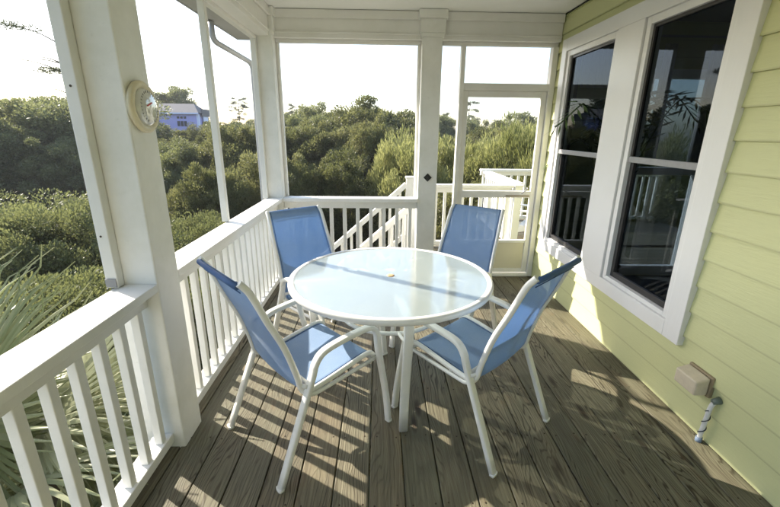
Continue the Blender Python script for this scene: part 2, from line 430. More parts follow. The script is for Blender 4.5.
# lap siding with one big opening for the window pair
lap = MB(); EXP = .152; OY0, OY1, OZ0, OZ1 = 2.09, 3.92, .50, 2.26
def course(y0, y1, z0, z1):
    h = z1 - z0
    P = [(XW - .021, z0), (XW + .004, z0), (XW + .004, z1 + .012), (XW - .003, z1 + .012)]
    vs = [[lap.bm.verts.new((px + HX, y, pz)) for px, pz in P] for y in (y0, y1)]
    A, B = vs
    for i in range(4): lap.bm.faces.new((A[i], A[(i + 1) % 4], B[(i + 1) % 4], B[i]))
    lap.bm.faces.new(A); lap.bm.faces.new(list(reversed(B)))
z = -.30; i = 0; rl = random.Random(5)
while z < ZC - .02:
    z1 = min(z + EXP, ZC - .014)
    segs = [(-3.2, 4.30)]
    if z1 > OZ0 and z < OZ1:
        segs = [(-3.2, OY0), (OY1, 4.30)]
    for a, b in segs:
        if b - a > 3:
            j = rl.uniform(-2.2, .2); 
            course(a, j - .001, z, z1); course(j + .001, b, z, z1)
        else: course(a, b, z, z1)
    z += EXP
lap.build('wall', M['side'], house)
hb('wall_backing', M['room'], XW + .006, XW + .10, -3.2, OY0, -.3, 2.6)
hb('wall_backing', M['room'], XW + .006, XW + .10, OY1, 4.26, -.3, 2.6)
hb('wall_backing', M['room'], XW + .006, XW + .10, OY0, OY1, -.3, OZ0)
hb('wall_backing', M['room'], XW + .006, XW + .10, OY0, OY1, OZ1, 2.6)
# outer walls and lower storey of the house
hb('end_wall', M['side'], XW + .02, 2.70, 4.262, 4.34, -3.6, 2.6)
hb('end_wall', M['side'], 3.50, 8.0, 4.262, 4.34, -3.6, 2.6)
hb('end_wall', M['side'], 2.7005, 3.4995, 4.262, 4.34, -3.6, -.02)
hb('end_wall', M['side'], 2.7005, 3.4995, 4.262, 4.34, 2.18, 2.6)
dr_ = bpy.data.objects.new('glazed_door', None); C.objects.link(dr_); dr_.parent = house
for (a_, b_, c_, e_) in ((2.702, 2.78, -.018, 2.178), (3.42, 3.498, -.018, 2.178), (2.7805, 3.4195, -.018, .09), (2.7805, 3.4195, 2.09, 2.178), (2.7805, 3.4195, 1.13, 1.21)):
    MB().box(a_ + HX, b_ + HX, 4.27, 4.33, c_, e_, bev=.004).build('frame', M['casing'], dr_)
MB().box(2.78 + HX, 3.42 + HX, 4.297, 4.303, .09, 2.09).build('pane', M['wglass'], dr_)
hb('corner_board', M['casing'], XW - .022, XW + .019, 4.302, 4.36, -3.6, 2.6, bev=.003)
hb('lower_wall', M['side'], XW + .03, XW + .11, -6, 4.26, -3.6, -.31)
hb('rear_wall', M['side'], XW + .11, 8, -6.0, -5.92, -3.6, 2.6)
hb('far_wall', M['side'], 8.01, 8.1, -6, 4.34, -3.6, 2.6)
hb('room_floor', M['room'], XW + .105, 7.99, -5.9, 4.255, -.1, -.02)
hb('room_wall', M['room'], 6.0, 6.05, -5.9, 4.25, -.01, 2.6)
# porch ceiling with board joints, beams, eaves, roof
cl = MB(); y = -3.2
while y < 4.2:
    y2 = min(y + .61, 4.24); cl.box(-1.15 + HX, XW - .02 + HX, y + .002, y2 - .002, ZC, ZC + .03, bev=.002); y = y2
cl.build('porch_ceiling', M['ceil'], house)
hb('porch_beam', M['trim'], -1.165, XW - .02, 4.125, 4.245, ZB, ZC - .003, bev=.004)
hb('porch_beam', M['trim'], -1.15, -1.01, -3.2, 4.12, ZB, ZC - .003, bev=.004)
hb('beam_moulding', M['trim'], -1.005, XW - .02, 4.105, 4.122, ZC - .075, ZC - .004, bev=.004)
hb('beam_moulding', M['trim'], -.98, XW - .02, 4.113, 4.1235, ZB + .035, ZB + .05, bev=.003)
hb('beam_moulding', M['trim'], -1.007, -.985, -3.2, 4.065, ZC - .075, ZC - .004, bev=.004)
hb('beam_moulding', M['trim'], -1.0085, -.998, -3.2, 4.065, ZB + .035, ZB + .05, bev=.003)
EX, EY, EZ = -1.50, 4.70, 2.46
hb('soffit', M['soffit'], EX + .02, -1.152, -3.4, EY - .02, EZ, EZ + .02)
hb('soffit', M['soffit'], -1.15, 8.3, 4.25, EY - .02, EZ, EZ + .02)
hb('fascia', M['gutter'], EX, EX + .02, -3.4, EY, EZ - .005, EZ + .16)
hb('fascia', M['gutter'], EX + .021, 8.3, EY - .02, EY, EZ - .005, EZ + .16)
rf = MB()
vs = [rf.bm.verts.new(Vector(p) + Vector((HX, 0, 0))) for p in ((EX - .05, -6.5, EZ + .16), (EX - .05, EY + .05, EZ + .16), (8.6, EY + .05, EZ + .16), (8.6, -6.5, EZ + .16), (3.4, -3, 4.9), (3.4, 1.2, 4.9))]
for q in ((0, 1, 2, 3), (0, 4, 5, 1), (1, 5, 2), (2, 5, 4, 3), (3, 4, 0)): rf.bm.faces.new([vs[i] for i in q])
rf.build('roof', M['roof'], house)
# casing (white boards around both windows)
CX0, CX1 = XW - .045, XW - .004
cs = MB()
def cb(y0, y1, z0, z1, x0=CX0, x1=CX1, bev=.003): cs.box(x0 + HX, x1 + HX, y0, y1, z0, z1, bev=bev)
cb(1.96, 2.085, .40, 2.37); cb(3.935, 4.03, .40, 2.37)
cb(2.0855, 3.9345, 2.262, 2.37); cb(2.0855, 3.9345, .40, .498)
cb(2.815, 3.115, .4985, 2.2615)
cs.build('window_casing', M['casing'], house)
def window(y0, y1):
    wn = bpy.data.objects.new('window', None); C.objects.link(wn); wn.parent = house
    z0, z1, zm = .50, 2.26, 1.385
    fr = MB()
    def fb(a, b, c, e, x0, x1): fr.box(x0 + HX, x1 + HX, a, b, c, e, bev=.003)
    # white stepped liner
    for (a, b, c, e) in ((y0, y0 + .045, z0, z1), (y1 - .045, y1, z0, z1), (y0 + .0455, y1 - .0455, z0, z0 + .03), (y0 + .0455, y1 - .0455, z1 - .045, z1)):
        fb(a, b, c, e, XW - .030, XW + .05)
    fr.build('frame', M['casing'], wn)
    a, b = y0 + .046, y1 - .046; c, e = z0 + .031, z1 - .046
    sh = MB()
    for (p, q, r, s, xx) in ((a, a + .02, zm, e, 0), (b - .02, b, zm, e, 0), (a + .02, b - .02, e - .02, e, 0),
                             (a, a + .035, c, zm - .022, .012), (b - .035, b, c, zm - .022, .012), (a + .035, b - .035, c, c + .04, .012)):
        sh.box(XW - .012 + xx + HX, XW + .012 + xx + HX, p, q, r, s, bev=.002)
    sh.build('sash', M['sash'], wn)
    MB().box(XW - .020 + HX, XW + .01 + HX, a, b, zm - .021, zm + .018, bev=.003).build('meeting_rail', M['sashgrey'], wn)
    MB().box(XW + .002 + HX, XW + .006 + HX, a + .02, b - .02, zm + .0185, e - .02).build('pane', M['wglass'], wn)
    MB().box(XW + .020 + HX, XW + .024 + HX, a + .035, b - .035, c + .04, zm - .022).build('pane', M['wglass'], wn)
    return wn
window(2.09, 2.81); window(3.12, 3.93)

# things inside the dim room, seen faintly through the panes
def curtain(x0, x1, za, zb_, label, ph):
    mb = MB(); n = 90; A = []; B = []
    for i in range(n + 1):
        x = x0 + (x1 - x0) * i / n; yy = 4.14 + .018 * math.sin(x * 95 + ph) + .008 * math.sin(x * 220 + ph)
        A.append(mb.bm.verts.new((x, yy, za))); B.append(mb.bm.verts.new((x, yy, zb_)))
    for i in range(n):
        fc = mb.bm.faces.new((A[i], A[i + 1], B[i + 1], B[i])); fc.smooth = True
    o = mb.build('curtain', M['curtain']); so_ = o.modifiers.new('thick', 'SOLIDIFY'); so_.thickness = .003
    tag(o, label, 'curtain', 'pale curtains inside the windows'); return o
curtain(2.74, 2.87, 1.25, 2.38, 'narrow pale curtain indoors left of the glazed door, seen through nearer window', 0)
curtain(3.20, 3.49, 1.22, 2.38, 'wider pale curtain indoors right of the glazed door, seen through nearer window', 1)
curtain(1.95, 2.66, 1.98, 2.42, 'short wavy pale valance indoors at top of the farther window', 2)

# downspout
ds = MB()
ds.tube(fillet([(-1.47, 3.93, 2.45), (-1.47, 3.93, 2.30), (-1.30, 4.47, 2.20), (-1.30, 4.47, -3.5)], .07), .027, .022, seg=10)
tag(ds.build('downspout', M['gutter']), 'grey bent downspout dropping from the eave behind the corner post', 'downspout')

# ------------------------------------------------------------------ posts
def post(name, x0, y0, label, ztop=ZC - .002, capital=False):
    w_ = .19
    t = thing(name, label, 'post', (x0 + w_ / 2, y0 + w_ / 2, 0), 0, 'white porch posts')
    h = w_ / 2
    box('shaft', M['post'], t, -h, h, -h, h, -.27, ztop, bev=.007)
    if capital:
        box('capital', M['post'], t, -h - .02, h + .02, -h - .02, h + .02, ZC - .19, ZC - .075, bev=.004)
        box('capital', M['post'], t, -h - .035, h + .035, -h - .035, h + .035, ZC - .0745, ZC - .003, bev=.004)
        box('collar', M['post'], t, -h - .012, h + .012, -h - .012, h + .012, ZB + .01, ZC - .1905, bev=.004)
    MB().box(-h + .02, h - .02, -h + .02, h - .02, -3.6, -.271).build('pile', M['deck'], t)
    return t
post('porch_post', XO, YF0, 'broad white post beside the near railing carrying the round thermometer')
post('porch_post', XO, YB0, 'white corner post where the two back railings meet', capital=True)
mid = post('porch_post', .395, 4.065, 'white middle post with small black diamond hook beside the screen door', capital=True)
post('porch_post', XO, -.73, 'white post of the left railing behind the viewer')
dm = MB().obox((0, -.1, 1.106), (.021, 0, .021), (0, .005, 0), (-.021, 0, .021), bev=.002)
dm.tube(fillet([(0, -.104, 1.112), (0, -.125, 1.105), (0, -.125, 1.085), (0, -.112, 1.082)], .01, 4), .003, seg=6)
dm.build('door_hook', M['black'], mid)

# ------------------------------------------------------------------ railings
_bal = {}
def railing(name, label, p0, p1, inner, n, cap_w=.165, zt=.89, group='white deck railings', first=.5, subs=True, zb=.035):
    """p0,p1: ends (x,y) of the baluster line, inner: unit vector towards the porch"""
    p0, p1 = Vector((*p0, 0)), Vector((*p1, 0)); dr = (p1 - p0); L = dr.length; a = math.atan2(dr.y, dr.x); dr.normalize()
    t = thing(name, label, 'railing', p0, a, group)
    left = Vector((-math.sin(a), math.cos(a), 0)); s = 1 if left.dot(Vector((*inner, 0))) > 0 else -1
    yi, yo = .085, .085 - cap_w
    def yy(a_, b_): return (min(a_ * s, b_ * s), max(a_ * s, b_ * s))
    c0, c1 = yy(yi, yo + .032)
    box('cap_rail', M['white'], t, 0, L, c0, c1, zt - .038, zt, bev=.004)
    c0, c1 = yy(yo + .029, yo)
    box('screen_strip', M['white'], t, 0, L, c0, c1, zt - .036, zt - .003, bev=.003)
    c0, c1 = yy(.026, -.012)
    box('top_rail', M['white'], t, .001, L - .001, c0, c1, zt - .11, zt - .0385, bev=.003)
    c0, c1 = yy(.035, -.055)
    box('bottom_rail', M['white'], t, .001, L - .001, c0, c1, zb, zb + .05, bev=.004)
    b0 = None
    for i in range(n):
        x = L * (i + first) / n
        if b0 is None:
            b0 = MB().box(-.018, .018, -.018, .018, zb + .0505, zt - .1105 if True else 0, bev=.003).build('baluster', M['white'], t); b = b0
        else:
            b = b0.copy(); C.objects.link(b); b.parent = t
        b.location = (x, s * (.004), 0)
        b.rotation_euler = (0, 0, (i * 37 % 7 - 3) * .012)
    return t
XR = -1.07
railing('deck_railing', 'near left white railing ending at the thermometer post', (XR, -.54), (XR, 1.669), (1, 0), 18)
railing('deck_railing', 'long white left railing between thermometer post and corner post', (XR, 1.861), (XR, 4.069), (1, 0), 18)
railing('deck_railing', 'white back railing behind the table between corner and middle posts', (-.984, 4.125), (.394, 4.125), (0, -1), 10)
railing('deck_railing', 'white left railing behind the viewer', (XR, -3.2), (XR, -.731), (1, 0), 20)

# ------------------------------------------------------------------ screen frames (2x2 bars above the rails)
def bars(name, label, lst, group='white screen frames'):
    t = thing(name, label, 'screen frame', lst[0][1:4:2] + (0,) if False else (0, 0, 0), 0, group)
    for nm, *b in lst: box(nm, M['trim'], t, *b, bev=.004)
    return t
z0 = .8905
bars('insect_screen', 'white screen bars standing on the near left railing', [
    ('upright', XO, XO + .05, 1.622, 1.668, z0, ZB - .032), ('upright', XO, XO + .05, .55, .596, z0, ZB - .032), ('upright', XO, XO + .05, -.538, -.49, z0, ZB - .032),
    ('head_bar', XO, XO + .05, -.538, 1.668, ZB - .0315, ZB - .001)])
bars('insect_screen', 'white screen bars standing on the long left railing', [
    ('upright', XO, XO + .05, 1.862, 1.90, z0, ZB - .032), ('upright', XO, XO + .045, 2.93, 2.975, z0, ZB - .032),
    ('upright', XO, XO + .05, 4.022, 4.068, z0, ZB - .032), ('head_bar', XO, XO + .05, 1.862, 4.068, ZB - .0315, ZB - .001)])
bars('insect_screen', 'white screen frame of the open back bay over the railing', [
    ('upright', -.984, -.956, 4.19, 4.235, z0 - .002, ZB - .032), ('upright', .366, .394, 4.19, 4.235, z0 - .002, ZB - .032),
    ('head_bar', -.984, .394, 4.185, 4.238, ZB - .0315, ZB - .001)])
# rusty nail heads on the near bar and post
nh = MB()
for (x_, y_, z_) in ((XO + .026, 1.6215, 1.70), (XO + .02, 1.6215, 1.12), (XO + .03, 1.6215, 2.1)):
    nh.tube([(x_, y_ + .001, z_), (x_, y_ - .0015, z_)], .0045, seg=10)
tag(nh.build('bar_nails', M['nail']), 'dark nail heads in the face of the near screen bar', 'nails', kind='stuff')
# door surround
bars('door_frame', 'white door frame with glassless transom between middle post and house wall', [
    ('jamb', .785, .828, 4.165, 4.245, .0, 2.342), ('jamb', 1.668, 1.722, 4.165, 4.245, .0, 2.342),
    ('head_bar', .587, 1.722, 4.185, 4.238, 2.3435, 2.374), ('transom_bar', .829, 1.667, 4.17, 4.243, 1.945, 2.012),
    ('sill', .829, 1.667, 4.15, 4.25, .002, .03), ('kick_bar', .587, .784, 4.185, 4.235, .002, .09)], None)
sdoor = thing('screen_door', 'closed white screen door with beige kick panel at the back of the porch', 'screen door', (1.25, 4.21, 0))
def sb(nm, x0, x1, zz0, zz1, y0=-.018, y1=.018, m='trim'): return box(nm, M[m], sdoor, x0 - 1.25, x1 - 1.25, y0, y1, zz0, zz1, bev=.003)
sb('stile', .831, .882, .04, 1.942); sb('stile', 1.612, 1.664, .04, 1.942)
sb('top_rail', .883, 1.611, 1.885, 1.942); sb('middle_rail', .883, 1.611, .885, .955); sb('bottom_rail', .883, 1.611, .04, .085); sb('lower_rail', .883, 1.611, .385, .415)
sb('kick_panel', .884, 1.61, .0855, .3845, -.006, .006, 'panel')
hd = MB().tube(fillet([(1.57 - 1.25, -.02, .99), (1.57 - 1.25, -.05, .985), (1.50 - 1.25, -.05, .93)], .02), .006, seg=8); hd.build('handle', M['sashgrey'], sdoor)
MB().tube([(1.35 - 1.25, -.024, .905), (1.60 - 1.25, -.024, .905)], .008, seg=8).build('closer', M['beigedk'], sdoor)

# ------------------------------------------------------------------ landing, stairs and outer deck beyond the door
lp = MB(); y = 4.36
while y < 5.35:
    lp.box(.36, 1.98, y, y + .135, -.04, -.004, bev=.003); y += .141
yy_ = 5.36
while yy_ < 7.2:
    lp.box(1.72, 5.2, yy_, yy_ + .135, -.04, -.004, bev=.003); yy_ += .141
lp2 = 4.36
while lp2 < 5.35:
    lp.box(1.99, 5.2, lp2, lp2 + .135, -.04, -.004, bev=.003); lp2 += .141
tag(lp.build('landing', M['deck']), kind='structure')
bs = MB()
for xx, yy2 in ((.4, 4.42), (.4, 5.3), (1.9, 5.3), (1.9, 7.1), (5.1, 7.1), (5.1, 4.5)): bs.box(xx - .07, xx + .07, yy2 - .07, yy2 + .07, -3.6, -.045)
tag(bs.build('landing_piles', M['deck']), kind='structure')
railing('deck_railing', 'white landing railing seen through the screen door', (.47, 5.36), (1.80, 5.36), (0, -1), 11, cap_w=.14, zt=.88)
railing('deck_railing', 'white outer railing running away from the landing', (1.88, 5.37), (1.88, 7.05), (1, 0), 13, cap_w=.14, zt=.90)
railing('deck_railing', 'farthest white railing behind the garden chair', (1.80, 7.14), (5.1, 7.14), (0, -1), 26, cap_w=.14, zt=.93)
def newel(x, y, label, zt=.95, zb=-.3):
    t = thing('newel_post', label, 'post', (x, y, 0), 0, 'small white newel posts')
    box('shaft', M['white'], t, -.048, .048, -.048, .048, zb, zt, bev=.004); box('cap', M['white'], t, -.06, .06, -.06, .06, zt + .001, zt + .028, bev=.006); return t
newel(.41, 5.36, 'white newel post at top of the stairs on the far side'); newel(.41, 4.44, 'white newel post at top of the stairs on the near side', .80)
newel(1.862, 5.30, 'white newel post at the landing corner by the garden chair', .86)
# stairs descend towards -x
st = thing('stair_flight', 'weathered outdoor stair descending left from the landing', 'stairs', (.35, 4.9, 0))
for i in range(19):
    zz = -.19 * (i + 1); x1 = .0 - .215 * i
    box('tread', M['deck'], st, x1 - .26, x1, -.44, .44, zz - .04, zz, bev=.004)
for s in (-1, 1):
    MB().obox((-2.05, s * .46, -1.98), (2.07, 0, 1.83), (0, .019, 0), (-.10, 0, .113)).build('stringer', M['white'], st)
def stair_rail(y, z_at0, label):
    x0, L, sl_ = .36, 3.6, .885
    t = thing('stair_railing', label, 'railing', (x0, y, 0), 0, 'sloping stair railings')
    def sloped(nm, dz, hw, hh):
        c = Vector((-L / 2, 0, z_at0 + dz - sl_ * L / 2)); u = Vector((-L / 2, 0, -sl_ * L / 2)); n_ = Vector((-sl_, 0, 1)).normalized()
        MB().obox(c, u, (0, hw, 0), n_ * hh, bev=.003).build(nm, M['white'], t)
    sloped('hand_rail', 0, .045, .028); sloped('bottom_rail', -.70, .025, .028)
    b0 = None; n = 27
    for i in range(n):
        x = -L * (i + .6) / n
        if b0 is None: b0 = MB().box(-.018, .018, -.018, .018, -.655, -.04, bev=.003).build('baluster', M['white'], t); b = b0
        else: b = b0.copy(); C.objects.link(b); b.parent = t
        b.location = (x, 0, z_at0 + sl_ * x)
    for xx in (-1.75, -3.55): box('newel', M['white'], t, xx - .045, xx + .045, -.045, .045, -3.6 if xx < -3 else z_at0 + sl_ * xx - 1.1, z_at0 + sl_ * xx + .1, bev=.004)
stair_rail(5.36, .87, 'far sloping white stair railing seen past the back bay'); stair_rail(4.44, .745, 'near sloping white stair railing just outside the back bay')

# white slatted garden chair on the outer deck
gc = thing('garden_chair', 'white slatted garden armchair on the outer deck beyond the screen door', 'chair', (2.30, 5.95, 0), math.radians(-120)); gc.scale = (.8, .8, .76)
for s in (-1, 1):
    MB().obox((s * .30, .32, .28), (.02, 0, 0), (0, .045, 0), (0, 0, .28), bev=.003).build('leg', M['white'], gc)
    MB().obox((s * .27, -.10, .20), (.018, 0, 0), (0, .46, .13), (0, -.02, .05), bev=.003).build('leg', M['white'], gc)
    MB().obox((s * .33, .05, .58), (.065, 0, 0), (0, .37, 0), (0, 0, .012), bev=.008).build('armrest', M['white'], gc)
for i in range(5):
    MB().obox((0, .33 - i * .10, .36 - i * .022), (.27, 0, 0), (0, .042, -.008), (0, 0, .01), bev=.003).build('seat_slat', M['white'], gc)
for i in range(5):
    k = i - 2; hgt = .43 - abs(k) * .04
    MB().obox((k * .108, -.30 - hgt * .33, .30 + hgt * .93), (.048, 0, 0), (0, .008, .004), (0, -hgt * .33, hgt * .93), bev=.003).build('back_slat', M['white'], gc)
MB().obox((0, -.43, .62), (.30, 0, 0), (0, .01, 0), (0, 0, .035), bev=.003).build('back_brace', M['white'], gc)

# ------------------------------------------------------------------ thermometer on the post
th = thing('thermometer', 'round outdoor thermometer with cream rim and red needle on the near post', 'thermometer', (XI, 1.765, 1.635), 0); th.scale = (.8, .9, .9)
def turned(mb):
    for v in mb.bm.verts: v.co = Vector((v.co.z, v.co.x, v.co.y))
    return mb
turned(MB().lathe([(.0, .0), (.106, .0), (.113, .008), (.113, .020), (.106, .030), (.090, .032), (.083, .024), (.0, .018)], 56)).build('rim', M['ring'], th)
turned(MB().lathe([(.0825, .0245), (.078, .036), (.066, .046), (.04, .054), (.0, .057)], 56)).build('dial_glass', M['dialglass'], th)
MB().obox((.0565, -.012, .012), (.001, 0, 0), (0, .022, .008), (0, -.0012, .0025)).build('needle', M['red'], th)
tm = MB()
for i in range(28):
    a = 2 * PI * i / 28; 
    if i in (20, 21, 22): continue
    tm.obox((.0475, math.cos(a) * .066, math.sin(a) * .066), (.0007, 0, 0), (0, math.cos(a) * .005, math.sin(a) * .005), (0, -math.sin(a) * .0009, math.cos(a) * .0009))
tm.build('tick_marks', M['black'], th)

# small screws / brackets by the near upright
br = MB().obox((XO + .025, 1.617, .915), (.022, 0, 0), (0, .002, 0), (0, 0, .018))
for q in (-.01, .01): br.lathe([(0, .003), (.004, .002), (.0045, 0)], 8, (XO + .025 + q, 1.605, .893))
tag(br.build('screen_bracket', M['sashgrey']), 'small grey metal bracket at foot of the near screen bar', 'bracket')

# ------------------------------------------------------------------ outlet box and pipe on the wall
ob = thing('outlet_box', 'beige weatherproof outlet cover low on the yellow wall', 'outlet box', (XW, 1.79, .30))
box('back_plate', M['beigedk'], ob, -.030, -.006, -.088, .075, -.062, .058, bev=.006)
bx = MB().box(-.105, -.031, -.080, .068, -.052, .050, bev=.010)
for v in bx.bm.verts:
    if v.co.x < -.07 and v.co.z > 0: v.co.z -= .018
bx.build('cover', M['beige'], ob)
cp = thing('cable_conduit', 'short white pipe with spiral wire wrap beside the outlet cover on the wall', 'pipe', (1.690, 1.668, 0))
MB().tube(spline([(.0, .0, .02), (.004, -.002, .12), (.010, -.004, .215), (.022, -.006, .245)], 6), .0115, seg=12).build('pipe', M['pipe'], cp)
wp = [(math.cos(t * 5.2 * PI) * .0135 + .010 * t, math.sin(t * 5.2 * PI) * .0135 - .003 * t, .03 + .17 * t) for t in [i / 60 for i in range(61)]]
MB().tube(wp, .0028, seg=6).build('wire_wrap', M['wire'], cp)
MB().tube([(0, 0, .001), (0, 0, .028)], .016, seg=12).build('clamp', M['blue'], cp)
MB().tube([(.008, -.005, .248), (.044, -.012, .262)], .017, seg=12, taper=[.8, 1.2]).build('elbow', M['greygreen'], cp)

# ------------------------------------------------------------------ table
TX, TY, TZ = .07, 2.244, .722
tb = thing('patio_table', 'round patio table with frosted glass top and white metal frame', 'table', (TX, TY, 0), math.radians(7.5))
R_ = .605
MB().lathe([(R_ - .036, TZ - .004), (R_ - .030, TZ + .001), (R_ - .012, TZ + .003), (R_ - .002, TZ - .004), (R_, TZ - .014), (R_ - .001, TZ - .026), (R_ - .008, TZ - .034), (R_ - .024, TZ - .034), (R_ - .034, TZ - .028), (R_ - .036, TZ - .004)], 96).build('rim', M['frame'], tb)
MB().lathe([(.024, TZ - .009), (R_ - .037, TZ - .009), (R_ - .037, TZ - .003), (.024, TZ - .003), (.024, TZ - .009)], 96).build('glass_top', M['frost'], tb).data.shade_flat()
MB().lathe([(0, TZ + .000), (.012, TZ + .001), (.0225, TZ - .001), (.0232, TZ - .0028), (.0232, TZ - .014), (0, TZ - .014)], 24).build('umbrella_plug', M['plug'], tb)
MB().tube([(math.cos(a) * .30, math.sin(a) * .30, .49) for a in [2 * PI * i / 64 for i in range(64)]], .012, .011, seg=10, closed=True).build('lower_ring', M['frame'], tb)
for q in range(4):
    a = PI / 2 * q; ca, sa = math.cos(a), math.sin(a)
    P = [(.29, .665), (.32, .697), (.545, .697), (.565, .63), (.50, .30), (.482, 0.004)]
    pts = fillet([(r * ca, r * sa, z) for r, z in P], [.02, .05, .05, .2], 6)
    MB().tube(pts, .024, .015, seg=20, side=(-sa, ca, 0), sq=.5).build('leg', M['frame'], tb)
    MB().tube(spline([(.30 * ca, .30 * sa, .49), (.40 * ca, .40 * sa, .515), (.53 * ca, .53 * sa, .56)], 5), .010, seg=8).build('brace', M['frame'], tb)

# ------------------------------------------------------------------ chairs
def make_chair(label, loc, rz):
    t = thing('patio_chair', label, 'chair', loc, rz, 'blue sling chairs round the glass table')
    for s in (-1, 1):
        # rear leg, arm and front leg in one bent tube
        P = [(0, .002), (.19, .464), (.235, .585), (.36, .612), (.50, .622), (.578, .585), (.602, .46), (.65, .18), (.667, .002)]
        W = [.272, .262, .262, .262, .262, .262, .262, .268, .272]
        pts = spline([(s * w_, y_, z_) for (y_, z_), w_ in zip([P[0], P[1], (.218, .545), (.262, .592), P[3], P[4], (.556, .612), (.587, .57), P[6], P[7], P[8]], [.272, .262, .262, .262, .262, .262, .262, .262, .262, .268, .272])], 6)
        MB().tube(pts, .0195, .0135, seg=20, side=(1, 0, 0), sq=.55).build('arm_frame', M['frame'], t)
        # sling rail : back, bend, seat
        Q = [(-.072, .962), (-.062, .995), (-.045, .975), (-.020, .935), (.035, .80), (.095, .665), (.14, .52), (.162, .432), (.20, .405), (.32, .418), (.50, .450), (.565, .452), (.595, .425)]
        hw = [.205, .207, .210, .214, .220, .225, .230, .232, .232, .232, .232, .230, .228]
        MB().tube(spline([(s * h_, y_, z_) for (y_, z_), h_ in zip(Q[1:], hw[1:])], 5), .0145, .0125, seg=10).build('sling_rail', M['frame'], t)
        # seat support tube under the rail
        MB().tube(fillet([(s * .250, .168, .430), (s * .238, .21, .378), (s * .236, .40, .392), (s * .240, .60, .415)], .03), .011, .009, seg=8).build('seat_support', M['frame'], t)
        # joint hardware
        MB().tube([(s * .228, .158, .452), (s * .262, .175, .452)], .010, seg=8).build('bracket', M['frame'], t)
        for y_ in (0, .667):
            MB().tube([(s * .272, y_, .0), (s * .272, y_, .014)], .0205, .0145, seg=20, side=(1, 0, 0), sq=.55).build('foot_cap', M['frame'], t)
    MB().tube([(-.262, .186, .455), (.262, .186, .455)], .010, seg=8).build('rear_stretcher', M['frame'], t)
    MB().tube([(-.236, .585, .41), (.236, .585, .41)], .010, seg=8).build('front_stretcher', M['frame'], t)
    MB().tube(fillet([(-.205, -.066, .982), (0, -.074, .984), (.205, -.066, .982)], .1), .013, .010, seg=8).build('top_bar', M['piping'], t)
    # sling : a sagging sheet between the rails
    prof = spline([(0, y_, z_) for y_, z_ in Q[1:]], 6); n = len(prof); m_ = 14
    fb = MB(); hwS = np.interp(np.linspace(0, 1, n), np.linspace(0, 1, len(hw) - 1), hw[1:]); rows = []
    for i, p in enumerate(prof):
        tq = prof[min(i + 1, n - 1)] - prof[max(i - 1, 0)]; nn = Vector((0, -tq.z, tq.y)).normalized()   # away from sitter is -nn side
        if nn.z < 0 and i > n * .6: nn = -nn
        sag = .014 * math.sin(PI * i / (n - 1))
        row = []
        for j in range(m_ + 1):
            u_ = 2 * j / m_ - 1
            nrm = Vector((0, -.35, -.9)) if i > n * .62 else Vector((0, -.93, -.3))
            row.append(fb.bm.verts.new(p + Vector((u_ * (hwS[i] - .008), 0, 0)) + nrm * (sag * (1 - u_ * u_))))
        rows.append(row)
    for i in range(n - 1):
        for j in range(m_):
            fc = fb.bm.faces.new((rows[i][j], rows[i][j + 1], rows[i + 1][j + 1], rows[i + 1][j])); fc.smooth = True
    fo = fb.build('sling', M['fabric'], t); sm = fo.modifiers.new('thick', 'SOLIDIFY'); sm.thickness = .002; sm.offset = 0
    # seams along the sling
    pp = MB()
    for s in (-1, 1):
        pp.tube([(s * (hwS[i] - .022), p.y, p.z + .002) for i, p in enumerate(prof) if i % 3 == 0 or i == n - 1], .002, seg=5)
    pp.tube([(x_, -.052, .948 - .002 * 0) for x_ in (-.19, 0, .19)], .0025, seg=5)
    pp.build('piping', M['piping'], t)
    return t
def ang(fx, fy): return math.atan2(fy, fx) - PI / 2
ch = make_chair('blue sling chair at front left of the glass table, back to the near post', (-.6235, 1.603, 0), ang(.742, .671))
for loc, fw, lab in (((.744, 1.653, 0), (-.672, .74), 'blue sling chair at front right of the glass table, nearest the outlet box'),
                     ((-.595, 2.874, 0), (.64, -.768), 'blue sling chair at back left of the glass table, against the corner railing'),
                     ((.728, 2.987, 0), (-.63, -.776), 'blue sling chair at back right of the glass table, in front of the screen door')):
    c = copy_tree(ch); c.location = loc; c.rotation_euler = (0, 0, ang(*fw)); c['label'] = lab

# ------------------------------------------------------------------ ground
GZ = -3.6
g = MB(); n = 40
bmesh.ops.create_grid(g.bm, x_segments=60, y_segments=60, size=900)
for v in g.bm.verts:
    v.co.z = GZ
tag(g.build('ground', M['ground']), kind='structure')
sp = MB(); rs = random.Random(4)
ring = [sp.bm.verts.new((-15 + 9.5 * math.cos(a) * (1 + .15 * math.sin(3 * a)), 22 + 3.0 * math.sin(a) * (1 + .2 * math.cos(4 * a)), GZ + .02)) for a in [2 * PI * i / 48 for i in range(48)]]
sp.bm.faces.new(ring)
tag(sp.build('sandy_clearing', M['sand']), kind='structure')

